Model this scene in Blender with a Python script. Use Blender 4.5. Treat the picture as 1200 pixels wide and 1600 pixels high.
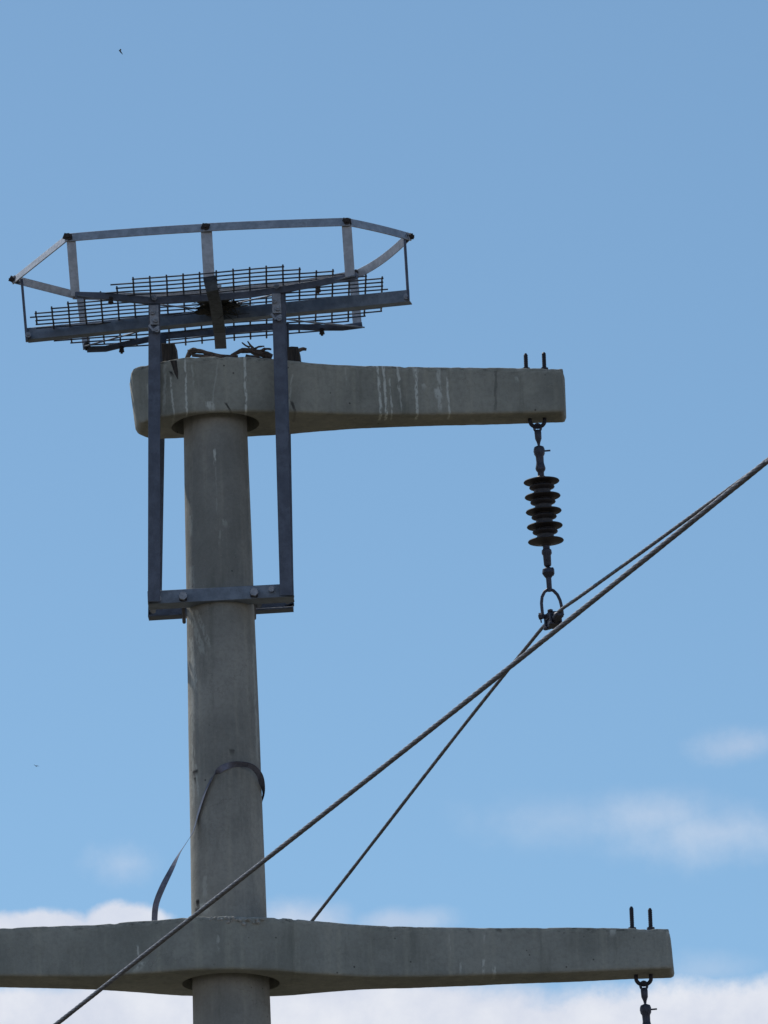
import bpy, bmesh, math, random
import numpy as np
from math import sin, cos, pi, radians, sqrt, atan2, asin
from mathutils import Vector, Matrix, noise
random.seed(7)
for o in list(bpy.data.objects): bpy.data.objects.remove(o)
S = bpy.context.scene
COL = S.collection

# ------------------------------------------------------------------ camera
CAM = Vector((0, -33, 1.6)); FPX = 12800.0
YAW, PITCH, ROLL = 0.02102791, 0.2676296, -0.03339523
fw = Vector((sin(YAW)*cos(PITCH), cos(YAW)*cos(PITCH), sin(PITCH)))
r0 = Vector((cos(YAW), -sin(YAW), 0)); u0 = r0.cross(fw)
RT = cos(ROLL)*r0 + sin(ROLL)*u0; UP = -sin(ROLL)*r0 + cos(ROLL)*u0
cd = bpy.data.cameras.new('camera'); cam = bpy.data.objects.new('camera', cd); COL.objects.link(cam)
cam.matrix_world = Matrix(((RT.x, UP.x, -fw.x, CAM.x), (RT.y, UP.y, -fw.y, CAM.y), (RT.z, UP.z, -fw.z, CAM.z), (0, 0, 0, 1)))
cd.sensor_fit = 'VERTICAL'; cd.sensor_height = 24; cd.lens = FPX/1600*24; cd.clip_start = 0.1; cd.clip_end = 20000
S.camera = cam
S.render.resolution_x = 768; S.render.resolution_y = 1024

def ray(px, py): return fw + (px-600)/FPX*RT - (py-800)/FPX*UP
def at(px, py, y0=0.0, k=0.0):
    """real point seen at a photo pixel on the upright plane y = y0 + k*x"""
    n = Vector((-k, 1, 0)); d = ray(px, py)
    return CAM + d*((y0 - n.dot(CAM))/n.dot(d))
def at_plane(px, py, n, p0):
    d = ray(px, py); return CAM + d*(n.dot(p0-CAM)/n.dot(d))
def azel(px, py):
    d = ray(px, py).normalized(); return atan2(d.x, d.y), asin(d.z)

# ------------------------------------------------------------------ light and sky
SUN_EL, SUN_AZ = radians(52), radians(-38)          # azimuth from +Y, negative = left
sd = Vector((sin(SUN_AZ)*cos(SUN_EL), cos(SUN_AZ)*cos(SUN_EL), sin(SUN_EL)))
sl = bpy.data.lights.new('sun', 'SUN'); sl.energy = 3.2; sl.angle = radians(0.53); sl.color = (1, .95, .87)
so = bpy.data.objects.new('sun', sl); COL.objects.link(so)
so.rotation_euler = sd.to_track_quat('Z', 'Y').to_euler(); so.location = (0, 0, 30)
S.view_settings.view_transform = 'Standard'; S.view_settings.look = 'None'
S.view_settings.exposure = 0.0; S.view_settings.gamma = 1; S.view_settings.use_curve_mapping = False

class NT:
    """tiny helper round a node tree"""
    def __init__(s, tree): s.t = tree; s.n = tree.nodes; s.l = tree.links
    def new(s, kind, **kw):
        n = s.n.new(kind)
        for k, v in kw.items(): setattr(n, k, v)
        return n
    def put(s, sock, v):
        if isinstance(v, bpy.types.NodeSocket): s.l.new(v, sock)
        elif v is not None: sock.default_value = v
    def m(s, op, a, b=None, c=None, clamp=False):
        n = s.new('ShaderNodeMath', operation=op, use_clamp=clamp)
        for i, v in enumerate((a, b, c)): s.put(n.inputs[i], v)
        return n.outputs[0]
    def mix(s, f, a, b, mode='MIX'):
        n = s.new('ShaderNodeMix', data_type='RGBA', blend_type=mode)
        s.put(n.inputs[0], f); s.put(n.inputs[6], a); s.put(n.inputs[7], b); return n.outputs[2]
    def ss(s, v, a, b, c=0.0, d=1.0):
        n = s.new('ShaderNodeMapRange', interpolation_type='SMOOTHSTEP')
        s.put(n.inputs[0], v); n.inputs[1].default_value = a; n.inputs[2].default_value = b
        n.inputs[3].default_value = c; n.inputs[4].default_value = d; return n.outputs[0]
    def noise(s, vec, scale, detail=4, rough=.55, out=0):
        n = s.new('ShaderNodeTexNoise'); s.put(n.inputs['Vector'], vec)
        n.inputs['Scale'].default_value = scale; n.inputs['Detail'].default_value = detail
        n.inputs['Roughness'].default_value = rough; return n.outputs[out]
    def scale(s, vec, sc, loc=(0, 0, 0)):
        n = s.new('ShaderNodeMapping'); s.put(n.inputs[0], vec); n.inputs[1].default_value = loc; n.inputs[3].default_value = sc
        return n.outputs[0]

W = bpy.data.worlds.new('World'); S.world = W; W.use_nodes = True
T = NT(W.node_tree)
for n in list(T.n): T.n.remove(n)
sky = T.new('ShaderNodeTexSky', sky_type='NISHITA'); sky.sun_disc = False
sky.sun_elevation = SUN_EL; sky.sun_rotation = SUN_AZ; sky.altitude = 1200; sky.air_density = 0.8; sky.dust_density = .7; sky.ozone_density = 2.0
SKY_STRENGTH = 0.13
tc = T.new('ShaderNodeTexCoord'); gen = tc.outputs['Generated']
sp = T.new('ShaderNodeSeparateXYZ'); T.l.new(gen, sp.inputs[0])
az = T.m('ARCTAN2', sp.outputs[0], sp.outputs[1]); el = T.m('ARCSINE', sp.outputs[2])
n1 = T.m('SUBTRACT', T.noise(gen, 55, 10, .62), .5)
n2 = T.m('SUBTRACT', T.noise(gen, 190, 6, .6), .5)
nz = T.m('ADD', n1, T.m('MULTIPLY', n2, .6))
def blob(px, py, rx, ry, hard=.5, amp=1.6, strength=1.0):
    a, e = azel(px, py)
    x = T.m('DIVIDE', T.m('SUBTRACT', az, a), rx/FPX/cos(e)); y = T.m('DIVIDE', T.m('SUBTRACT', el, e), ry/FPX)
    r = T.m('SQRT', T.m('ADD', T.m('MULTIPLY', x, x), T.m('MULTIPLY', y, y)))
    v = T.m('ADD', T.m('SUBTRACT', 1, r), T.m('MULTIPLY', nz, amp))
    return T.m('MULTIPLY', T.ss(v, 0, hard), strength)
# low cloud bank along the whole horizon, its top broken by puffs
_, e_band = azel(600, 1560)
band = T.ss(T.m('ADD', T.m('SUBTRACT', e_band, el), T.m('MULTIPLY', nz, .007)), -.0015, .0022)
clouds = [band]
for b in [(60, 1462, 150, 50, .35, .9, .95), (190, 1452, 95, 46, .35, .9, .95), (-150, 1450, 130, 60, .4, 1, .9), (195, 1350, 85, 40, 1.5, 1.8, .36),
          (470, 1440, 140, 52, .9, 1.0, .62), (620, 1440, 120, 34, .9, 1.0, .5),(330, 1470, 150, 40, .6, 1, .8),
          (1020, 1272, 190, 58, 1.3, 1.1, .42), (1130, 1300, 220, 68, 1.4, 1.1, .50), (880, 1280, 200, 58, 1.5, 1.3, .26), (1165, 1165, 125, 46, 1.2, 1.3, .5), (1110, 1515, 110, 35, 1.2, 1.3, .22), (260, 1600, 860, 84, .4, .5, 1.0),
          (1235, 1575, 70, 45, .6, .8, .8), (1600, 1500, 220, 80, .6, 1, .8), (-520, 1380, 240, 90, .6, 1, .8)]:
    clouds.append(blob(*b))
cl = clouds[0]
for c in clouds[1:]: cl = T.m('MAXIMUM', cl, c)
hsv = T.new('ShaderNodeHueSaturation'); hsv.inputs['Saturation'].default_value = 1.0; T.l.new(sky.outputs[0], hsv.inputs['Color'])
skyc = T.mix(1.0, hsv.outputs[0], (.85, .99, .925, 1), 'MULTIPLY')
TINT = skyc.node
cloudc = T.mix(T.ss(n1, -.15, .2), (5.0, 5.35, 6.25, 1), (6.2, 6.4, 6.9, 1))
CLOUDC = cloudc.node
bg = T.new('ShaderNodeBackground'); bg.inputs[1].default_value = SKY_STRENGTH
T.l.new(T.mix(cl, skyc, cloudc), bg.inputs[0])
wo = T.new('ShaderNodeOutputWorld'); T.l.new(bg.outputs[0], wo.inputs[0])

# ------------------------------------------------------------------ materials
def new_mat(name):
    m = bpy.data.materials.new(name); m.use_nodes = True
    t = NT(m.node_tree); b = t.n['Principled BSDF']; return m, t, b
def bump(t, b, h, strength, dist):
    n = t.new('ShaderNodeBump'); n.inputs['Strength'].default_value = strength; n.inputs['Distance'].default_value = dist
    t.put(n.inputs['Height'], h); t.l.new(n.outputs[0], b.inputs['Normal'])
def concrete(name, light, dark, marks=(), edge=None, tone=(1, 1, 1)):
    """marks: (x, z_top, z_bottom, half width, slant, strength, colour 0 pale / 1 black)"""
    m, t, b = new_mat(name)
    oc = t.new('ShaderNodeTexCoord').outputs['Object']
    sx = t.new('ShaderNodeSeparateXYZ'); t.l.new(oc, sx.inputs[0]); X, Y, Z = sx.outputs
    base = t.mix(t.ss(t.noise(oc, 3.2, 5, .6), .32, .68), (*dark, 1), (*light, 1))
    streak = t.noise(t.scale(oc, (22, 22, 1.3)), 1.0, 4, .6)
    base = t.mix(t.ss(streak, .48, .75, 0, .38), base, (light[0]*1.35, light[1]*1.3, light[2]*1.2, 1))
    base = t.mix(t.ss(t.noise(t.scale(oc, (14, 14, 2.2), (5, 3, 1)), 1.0, 5, .65), .52, .78, 0, .55), base, (dark[0]*.55, dark[1]*.58, dark[2]*.55, 1))
    base = t.mix(t.ss(t.noise(oc, 60, 4, .7), .35, .75, 0, .35), base, (dark[0]*.7, dark[1]*.7, dark[2]*.7, 1))
    base = t.mix(t.ss(t.noise(oc, 150, 2, .5), .62, .74, 0, .35), base, (.42, .41, .37, 1))
    ph = t.new('ShaderNodeTexVoronoi'); ph.inputs['Scale'].default_value = 17; t.l.new(oc, ph.inputs['Vector'])
    base = t.mix(t.m('MULTIPLY', t.ss(ph.outputs['Distance'], .045, .09, .8, 0), t.ss(t.noise(oc, 2.3, 2), .5, .6)), base, (.05, .048, .045, 1))
    ck = t.new('ShaderNodeTexVoronoi', feature='DISTANCE_TO_EDGE'); ck.inputs['Scale'].default_value = 3.1
    t.l.new(t.mix(.12, oc, t.noise(oc, 9, 5, .7, 1)), ck.inputs['Vector'])
    base = t.mix(t.m('MULTIPLY', t.ss(ck.outputs['Distance'], .001, .006, .22, 0), t.ss(t.noise(t.scale(oc, (1, 1, 1), (4, 4, 4)), 2.7, 3), .5, .6)), base, (.07, .068, .06, 1))
    front = t.ss(Y, -.04, .0, 1, 0)
    wob = t.m('MULTIPLY', t.m('SUBTRACT', t.noise(t.scale(oc, (3, 3, 22)), 1, 4, .6), .5), .018)
    brk = t.ss(t.noise(t.scale(oc, (90, 90, 34), (2, 9, 4)), 1, 3, .6), .36, .52)
    acc = {0: None, 1: None}
    for (x, zt, zb, w, sl_, st, c) in marks:
        xx = t.m('SUBTRACT', t.m('ADD', X, wob), t.m('MULTIPLY_ADD', Z, sl_, x - sl_*zt))
        wv = t.m('MULTIPLY_ADD', t.noise(t.scale(oc, (7, 7, 26), (x*9, 0, 0)), 1, 3, .6), 1.7, .15)
        a = t.ss(t.m('DIVIDE', t.m('ABSOLUTE', xx), wv), w*.45, w, st, 0)
        v = t.m('MULTIPLY', a, t.m('MULTIPLY', t.ss(Z, zt-.004, zt+.008, 1, 0), t.ss(Z, zb-.02, zb+.02)))
        acc[c] = v if acc[c] is None else t.m('MAXIMUM', acc[c], v)
    if acc[0] is not None: base = t.mix(t.m('MULTIPLY', t.m('MULTIPLY', acc[0], front), brk), base, (.66, .67, .61, 1))
    if acc[1] is not None: base = t.mix(t.m('MULTIPLY', acc[1], front), base, (.02, .018, .018, 1))
    if edge is not None:   # worn, paler arris and patchy lichen along the top edge
        at_ = t.new('ShaderNodeAttribute', attribute_name='top_edge')
        en = t.noise(t.scale(oc, (26, 26, 60)), 1, 5, .7)
        base = t.mix(t.m('MULTIPLY', t.ss(en, .50, .62), t.m('MULTIPLY', at_.outputs['Fac'], .85)), base, (.52, .50, .44, 1))
        base = t.mix(t.m('MULTIPLY', t.ss(en, .46, .34), t.m('MULTIPLY', at_.outputs['Fac'], .8)), base, (.05, .045, .04, 1))
    t.l.new(base, b.inputs['Base Color']); b.inputs['Roughness'].default_value = .93
    b.inputs['Specular IOR Level'].default_value = .25
    h = t.m('ADD', t.m('MULTIPLY', t.noise(oc, 70, 6, .7), .6), t.m('MULTIPLY', t.noise(oc, 12, 4, .6), 1.0))
    v = t.new('ShaderNodeTexVoronoi'); v.inputs['Scale'].default_value = 75; t.l.new(oc, v.inputs['Vector'])
    pits = t.ss(v.outputs['Distance'], .05, .2)
    bump(t, b, t.m('ADD', h, t.m('MULTIPLY', pits, .25)), .55, .006)
    return m
def metal(name, c, metallic=.6, rough=.5, var=.35, rust=0.0, sc=30):
    m, t, b = new_mat(name)
    oc = t.new('ShaderNodeTexCoord').outputs['Object']
    c2 = tuple(x*(1-var) for x in c)
    base = t.mix(t.ss(t.noise(oc, sc, 6, .7), .35, .65), (*c2, 1), (*c, 1))
    base = t.mix(t.ss(t.noise(oc, sc*.22, 4, .6), .45, .7, 0, .5), base, (c[0]*.6, c[1]*.62, c[2]*.66, 1))
    if rust: base = t.mix(t.ss(t.noise(oc, sc*.8, 6, .75), .56, .68, 0, rust), base, (.10, .045, .02, 1))
    t.l.new(base, b.inputs['Base Color']); b.inputs['Metallic'].default_value = metallic
    t.l.new(t.m('ADD', t.m('MULTIPLY', t.noise(oc, sc*2, 4), .3), rough-.15), b.inputs['Roughness'])
    bump(t, b, t.noise(oc, sc*4, 5, .7), .3, .002)
    return m
def plain(name, c1, c2, scale=20, rough=.8, bumpd=.004, stretch=(1, 1, 1)):
    m, t, b = new_mat(name)
    oc = t.scale(t.new('ShaderNodeTexCoord').outputs['Object'], stretch)
    nn = t.noise(oc, scale, 6, .65)
    t.l.new(t.mix(t.ss(nn, .35, .65), (*c1, 1), (*c2, 1)), b.inputs['Base Color'])
    b.inputs['Roughness'].default_value = rough; bump(t, b, nn, .6, bumpd); return m
M = dict(
    hoop=metal('galvanised_bright', (.50, .51, .54), .55, .50, .28, .15, 45),
    zinc=metal('galvanised_weathered', (.26, .30, .36), .5, .55, .35, .1, 28),
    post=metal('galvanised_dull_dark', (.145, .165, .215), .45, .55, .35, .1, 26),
    bolt=metal('zinc_bolt', (.36, .37, .40), .7, .42, .35, .1, 90),
    bolt_dark=metal('rusted_bolt', (.07, .055, .05), .3, .7, .4, .5, 90),
    rod=metal('dark_steel', (.045, .045, .06), .5, .55, .35, .35, 60),
    fitting=metal('dark_forged_fitting', (.085, .085, .11), .55, .5, .35, .2, 60),
    wire=metal('mesh_wire', (.085, .095, .12), .5, .5, .35, .1, 60),
    cable=metal('aluminium_strand', (.22, .225, .25), .5, .55, .55, 0, 40),
    strap=metal('strap_steel', (.19, .19, .24), .6, .45, .4, .12, 40),
    rubber=plain('shed_rubber', (.030, .026, .028), (.050, .040, .038), 30, .55, .001),
    wood=plain('weathered_wood', (.055, .042, .036), (.15, .11, .09), 14, .9, .004, (3, 9, 9)),
    block=plain('dark_wood_block', (.035, .03, .027), (.075, .06, .05), 16, .9, .004, (8, 8, 1)),
    strap_dark=plain('dark_strap_steel', (.06, .068, .075), (.105, .115, .13), 40, .8, .001),
    mud=plain('dried_mud', (.022, .022, .018), (.05, .045, .035), 40, .95, .01),
    mortar=plain('pale_mortar', (.30, .29, .26), (.50, .48, .44), 50, .95, .01),
    feather=plain('dark_feathers', (.02, .02, .022), (.04, .038, .036), 30, .8, .001),
)

# ------------------------------------------------------------------ mesh helpers
class MB:
    def __init__(s): s.v = []; s.f = []; s.attr = {}
    def ring_loft(s, rings, cap=True, closed=True):
        n = len(rings[0]); b = len(s.v)
        for r in rings: s.v += [Vector(p) for p in r]
        for i in range(len(rings)-1):
            for j in range(n if closed else n-1):
                k = (j+1) % n
                s.f.append((b+i*n+j, b+i*n+k, b+(i+1)*n+k, b+(i+1)*n+j))
        if cap:
            s.f.append(tuple(b+j for j in reversed(range(n)))); s.f.append(tuple(b+(len(rings)-1)*n+j for j in range(n)))
        return s
    def prism(s, p0, p1, sec, xdir, sec1=None):
        """extrude a 2D section (a,b) from p0 to p1; a runs along xdir"""
        d = (p1-p0).normalized(); a = (xdir - d*xdir.dot(d)).normalized(); c = d.cross(a)
        s.ring_loft([[p0 + a*x + c*y for x, y in sec], [p1 + a*x + c*y for x, y in (sec1 or sec)]]); return s
    def bar(s, p0, p1, w, t, wdir):
        """flat bar: width w along wdir, thickness t"""
        return s.prism(p0, p1, [(-w/2, -t/2), (w/2, -t/2), (w/2, t/2), (-w/2, t/2)], wdir)
    def strip(s, pts, w, t, wdirs):
        """flat bar bent through points; wdirs = one width direction or one per point"""
        rings = []
        for i, p in enumerate(pts):
            d = (pts[min(i+1, len(pts)-1)] - pts[max(i-1, 0)]).normalized()
            wd = wdirs[i] if isinstance(wdirs, list) else wdirs
            ww = w[i] if isinstance(w, list) else w
            a = (wd - d*wd.dot(d)).normalized(); c = d.cross(a)
            rings.append([p - a*ww/2 - c*t/2, p + a*ww/2 - c*t/2, p + a*ww/2 + c*t/2, p - a*ww/2 + c*t/2])
        return s.ring_loft(rings)
    def tube(s, pts, r, n=10):
        rings = []; prev = None
        for i, p in enumerate(pts):
            d = (pts[min(i+1, len(pts)-1)] - pts[max(i-1, 0)]).normalized()
            if prev is None: prev = d.orthogonal().normalized()
            a = (prev - d*prev.dot(d)).normalized(); prev = a; c = d.cross(a)
            rr = r[i] if isinstance(r, (list, tuple)) else r
            rings.append([p + (a*cos(2*pi*k/n) + c*sin(2*pi*k/n))*rr for k in range(n)])
        return s.ring_loft(rings)
    def lathe(s, p0, axis, prof, n=24):
        """prof: (distance along the axis, radius)"""
        d = axis.normalized(); a = d.orthogonal().normalized(); c = d.cross(a)
        return s.ring_loft([[p0 + d*z + (a*cos(2*pi*k/n) + c*sin(2*pi*k/n))*max(r, 1e-4) for k in range(n)] for z, r in prof])
    def box(s, c, x, y, z):
        """box from centre and three half vectors"""
        b = len(s.v)
        for i in (-1, 1):
            for j in (-1, 1):
                for k in (-1, 1): s.v.append(c + x*i + y*j + z*k)
        s.f += [tuple(b+q for q in f) for f in ((0, 1, 3, 2), (4, 6, 7, 5), (0, 4, 5, 1), (2, 3, 7, 6), (0, 2, 6, 4), (1, 5, 7, 3))]; return s
    def hexnut(s, p, d, r, h): return s.lathe(p, d, [(0, r), (h, r)], 6)
    def build(s, name, mat, parent=None, bevel=0, sharp=35, origin=None):
        me = bpy.data.meshes.new(name)
        off = origin if origin is not None else (parent_loc(parent) if parent else Vector())
        me.from_pydata([tuple(v-off) for v in s.v], [], s.f); me.validate()
        bm = bmesh.new(); bm.from_mesh(me); bmesh.ops.recalc_face_normals(bm, faces=bm.faces); bm.to_mesh(me); bm.free()
        me.materials.append(mat)
        me.polygons.foreach_set('use_smooth', [True]*len(me.polygons)); me.set_sharp_from_angle(angle=radians(sharp))
        o = bpy.data.objects.new(name, me); COL.objects.link(o)
        if parent: o.parent = parent
        elif origin is not None: o.location = origin
        if bevel:
            md = o.modifiers.new('bevel', 'BEVEL'); md.width = bevel; md.segments = 2; md.limit_method = 'ANGLE'; md.angle_limit = radians(40)
        return o
def parent_loc(o):
    v = Vector()
    while o: v += o.location; o = o.parent
    return v
def thing(name, label, cat, loc, group=None):
    o = bpy.data.objects.new(name, None); COL.objects.link(o); o.location = loc; o.empty_display_size = .2
    return tag(o, label, cat, group)
def tag(o, label, cat, group=None):
    o['label'] = label; o['category'] = cat
    if group: o['group'] = group
    return o
def copy_tree(o, parent=None):
    c = o.copy(); COL.objects.link(c); c.parent = parent
    for ch in list(o.children): copy_tree(ch, c)
    return c
def lerp_tab(tab, x):
    if x <= tab[0][0]: return tab[0][1]
    for (a, va), (b, vb) in zip(tab, tab[1:]):
        if x <= b:
            u = (x-a)/(b-a); return va+(vb-va)*u
    return tab[-1][1]
def smooth_tab(tab, x, r=.04):
    return sum(lerp_tab(tab, x+r*k/3)*w for k, w in zip(range(-3, 4), (1, 2, 3, 4, 3, 2, 1)))/16
VX, VY, VZ = Vector((1, 0, 0)), Vector((0, 1, 0)), Vector((0, 0, 1))

# ------------------------------------------------------------------ ground
gm, gt, gb = new_mat('dry_grass_soil')
gc = gt.new('ShaderNodeTexCoord').outputs['Object']
g1 = gt.mix(gt.ss(gt.noise(gc, .12, 8, .65), .4, .62), (.10, .086, .062, 1), (.065, .062, .042, 1))
g1 = gt.mix(gt.ss(gt.noise(gc, 1.6, 8, .7), .45, .7, 0, .7), g1, (.15, .12, .085, 1))
gt.l.new(g1, gb.inputs['Base Color']); gb.inputs['Roughness'].default_value = 1
bump(gt, gb, gt.noise(gc, 9, 8, .7), .6, .05)
g = MB(); N = 60; R_ = 6000
for i in range(N+1):
    for j in range(N+1):
        fx = (i/N*2-1); fy = (j/N*2-1); x = math.copysign(abs(fx)**3, fx)*R_; y = math.copysign(abs(fy)**3, fy)*R_
        d = sqrt(x*x+y*y); z = noise.noise(Vector((x*.01, y*.01, 0)))*min(d/60, 3)*.5 if d > 40 else 0
        g.v.append(Vector((x, y, z-.0)))
for i in range(N):
    for j in range(N): a = i*(N+1)+j; g.f.append((a, a+N+1, a+N+2, a+1))
go = g.build('ground', gm, None, sharp=180); go['kind'] = 'structure'

# ------------------------------------------------------------------ concrete pole
pole = thing('utility_pole', 'tall round grey concrete power pole with two concrete crossarms', 'utility pole', (0, 0, 0))
def PR(z): return .1335 + (11.0-z)*.0106      # tapering radius
ARM = radians(3.7)
def arm_point(px, py, wt):
    s = (px-345)/372
    for _ in range(5):
        w = smooth_tab(wt, s); p = at(px, py, -w/cos(ARM), math.tan(ARM)); s = p.x*cos(ARM)+p.y*sin(ARM)
    return s, p.z
def make_arm(name, wt, top_px, bot_px, s0, s1, mat, z0, mirror=False, left_nose=True, hub_r=.16, taper_right=.0):
    top = sorted(arm_point(x, y, wt) for x, y in top_px); bot = sorted(arm_point(x, y, wt) for x, y in bot_px)
    if mirror:   # the arm runs on past the left edge of the photograph as it does on the right
        ts = [p for p in top if p[0] > .9]; bs = [p for p in bot if p[0] > .9]
        zl, zr = top[0][1], lerp_tab(top, .95); bl, br = bot[0][1], lerp_tab(bot, .95)
        top = [(-p[0], p[1]-zr+zl) for p in reversed(ts)] + top; bot = [(-p[0], p[1]-br+bl) for p in reversed(bs)] + bot
    st = []; s = s0
    while s < s1-.004: st.append(s); s += .009
    st.append(s1)
    m = MB(); edge = []; rings = []
    for s in st:
        w = smooth_tab(wt, s); zt = smooth_tab(top, s, .03); zb = smooth_tab(bot, s, .03)
        # rounded right end (lower corner), soft left end
        er = .016; d = s1 - s
        if d < er: zb += er - sqrt(max(0, er*er-(er-d)**2)); w -= (.012-sqrt(max(0, .012**2-(.012-min(d, .012))**2)))
        d = s - s0
        if d < .03: zt -= (.03 - sqrt(max(0, .03**2-(.03-d)**2)))*.7; zb += (.03 - sqrt(max(0, .03**2-(.03-d)**2)))*.6
        H = (zt-zb)/2; zc = (zt+zb)/2; rt, rb = .007, .013
        pts = []
        def corner(cx, cz, r, a0, n=4):
            for k in range(n+1):
                a = a0 + k/n*pi/2; pts.append((cx + r*cos(a), cz + r*sin(a)))
        def side(a, b, n):
            for k in range(1, n): pts.append((a[0]+(b[0]-a[0])*k/n, a[1]+(b[1]-a[1])*k/n))
        wb = w*.985
        corner(w-rt, H-rt, rt, 0); side((w-rt, H), (-w+rt, H), 10)
        corner(-w+rt, H-rt, rt, pi/2); side((-w, H-rt), (-wb, -H+rb), 12)
        corner(-wb+rb, -H+rb, rb, pi); side((-wb+rb, -H), (wb-rb, -H), 10)
        corner(wb-rb, -H+rb, rb, 1.5*pi); side((wb, -H+rb), (w, H-rt), 12)
        ring = []
        for (t_, z_) in pts:
            ss = s
            if left_nose: ss -= max(0, 1-(s-s0)/.10)*z_*.10
            if taper_right: ss -= max(0, 1-(s1-s)/.05)*(z_*abs(z_)*4+z_)*taper_right
            ss += max(0, 1-(s1-s)/.12)*t_*.16
            P = Vector((ss, t_, zc+z_))
            nn = noise.noise(P*6)*.0014 + noise.noise(P*40)*.0009
            topness = max(0, 1-(H-z_)/.012)
            chip = max(0, noise.noise(P*24+Vector((3, 7, 1)))-.16)*.010*topness + noise.noise(Vector((s*11, 3, t_*5)))*.0012*topness
            c = Vector((0, t_, z_)).normalized()
            ring.append(P + c*nn - VZ*chip - Vector((0, math.copysign(1, t_), 0))*chip*.5)
            edge.append(max(0, 1-(H-z_)/.03))
        rings.append(ring)
    m.ring_loft(rings)
    for v in m.v: v.z -= z0
    o = m.build(name, mat, None, sharp=50)
    a = o.data.attributes.new('top_edge', 'FLOAT', 'POINT'); a.data.foreach_set('value', edge[:len(o.data.vertices)])
    o.parent = pole; o.location = (0, 0, z0); o.rotation_euler = (0, 0, ARM)
    # recess round the shaft under the hub
    zb = lerp_tab(bot, 0)
    c = MB().lathe(Vector((0, 0, zb-.3)), VZ, [(0, hub_r), (.3+.16, hub_r*.985)], 48); co = c.build('cutter', mat, None)
    bo = o.modifiers.new('recess', 'BOOLEAN'); bo.operation = 'DIFFERENCE'; bo.object = co; bo.solver = 'EXACT'
    bpy.context.view_layer.update(); dg = bpy.context.evaluated_depsgraph_get()
    me = bpy.data.meshes.new_from_object(o.evaluated_get(dg)); o.modifiers.clear(); o.data = me; me.name = name
    bpy.data.objects.remove(co)
    me.polygons.foreach_set('use_smooth', [True]*len(me.polygons)); me.set_sharp_from_angle(angle=radians(50))
    return o, top, bot

WU = [(-.341, .07), (-.275, .165), (-.15, .195), (0, .205), (.15, .2), (.31, .178), (.45, .145), (.6, .115), (.9, .095), (1.6, .086)]
WL = [(-1.9, .1), (-1.2, .105), (-.9, .118), (-.55, .135), (-.35, .20), (-.18, .262), (0, .275), (.18, .262), (.35, .195), (.55, .13), (.85, .113), (1.2, .106), (1.9, .1)]
def marks_px(lst, wt, z0):
    out = []
    for (xt, yt, xb, yb, w, stg, c) in lst:
        s_, zt = arm_point(xt, yt, wt); s2, zb = arm_point(xb, yb, wt)
        out.append((s_, zt-z0, zb-z0, w/372, (s2-s_)/(zb-zt) if abs(zb-zt) > 1e-4 else 0, stg, c))
    return out
ZU, ZL = 11.15, 8.8
mu = marks_px([(289, 562, 292, 650, 2.0, .9, 0), (382, 558, 385, 646, 2.2, 1, 0), (266, 590, 272, 648, 1.8, .7, 0), (457, 585, 450, 640, 2, .5, 0),
               (590, 572, 596, 656, 2.6, 1, 0), (599, 572, 605, 657, 2.8, 1, 0), (608, 592, 613, 650, 2.0, .7, 0), (621, 573, 624, 610, 2.4, .9, 0), (624, 600, 627, 640, 1.6, .5, 0),
               (649, 576, 652, 657, 2.7, 1, 0), (649, 575, 649, 590, 5, .7, 0), (685, 577, 687, 640, 4.0, .7, 0), (684, 608, 686, 622, 8, .9, 0), (699, 590, 702, 655, 2.2, .9, 0), (661, 600, 663, 606, 5, .6, 0),
               (806, 590, 807, 594, 4, .7, 0), (540, 575, 541, 600, 1.8, .35, 0), (327, 628, 332, 640, 8, .8, 0), (341, 560, 330, 640, 1.5, .25, 0), (232, 600, 238, 650, 4, .5, 0), (258, 570, 256, 640, 3, .4, 0), (300, 570, 302, 600, 1.6, .4, 0),
               (353, 630, 361, 642, 3, .8, 1), (267, 581, 269, 586, 3, 1, 1), (456, 628, 461, 642, 3, .7, 1), (775, 580, 774, 640, 3, .35, 1)], WU, ZU)
mlw = marks_px([(215, 1478, 217, 1496, 2, .8, 0), (222, 1504, 213, 1516, 8, .8, 0), (755, 1500, 756, 1520, 3, .8, 0), (772, 1510, 773, 1521, 3.5, .9, 0), (719, 1505, 720, 1518, 2, .6, 0), (702, 1460, 703, 1490, 2, .3, 0), (757, 1460, 758, 1470, 2.5, .5, 0),
                (340, 1462, 341, 1484, 3, .45, 0), (958, 1453, 957, 1460, 7, .8, 0), (1044, 1453, 1045, 1459, 5, .8, 0), (460, 1520, 462, 1522, 3, .3, 1)], WL, ZL)
cu = concrete('arm_concrete_streaked', (.41, .40, .345), (.27, .27, .235), mu, True)
cl_ = concrete('arm_concrete', (.41, .41, .365), (.29, .295, .262), mlw, True)
arm_u, top_u, bot_u = make_arm('crossarm', WU,
    [(212, 574), (232, 569), (262, 563), (290, 558), (335, 557), (390, 557), (440, 562), (520, 569), (600, 571), (700, 573.5), (884, 575)],
    [(228, 657), (250, 652), (293, 645), (335, 643), (390, 642.5), (448, 643.5), (555, 647), (708, 647), (823, 645), (884, 643)],
    -.341, 1.475, cu, ZU, hub_r=.186)
arm_u['label'] = 'upper one-sided crossarm with white drip streaks'
arm_l, top_l, bot_l = make_arm('crossarm', WL,
    [(0, 1450), (100, 1446), (200, 1440), (250, 1437), (300, 1432.5), (358, 1431), (415, 1433), (490, 1438), (557, 1444), (633, 1447.5), (800, 1449.5), (900, 1448.5), (1050, 1451)],
    [(0, 1525), (150, 1525.6), (225, 1521), (300, 1515.5), (360, 1514), (450, 1518), (467, 1520), (567, 1526), (667, 1526), (800, 1522), (900, 1519), (990, 1515), (1050, 1513)],
    -1.83, 1.828, cl_, ZL, mirror=True, left_nose=False, hub_r=.203, taper_right=.05)
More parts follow.
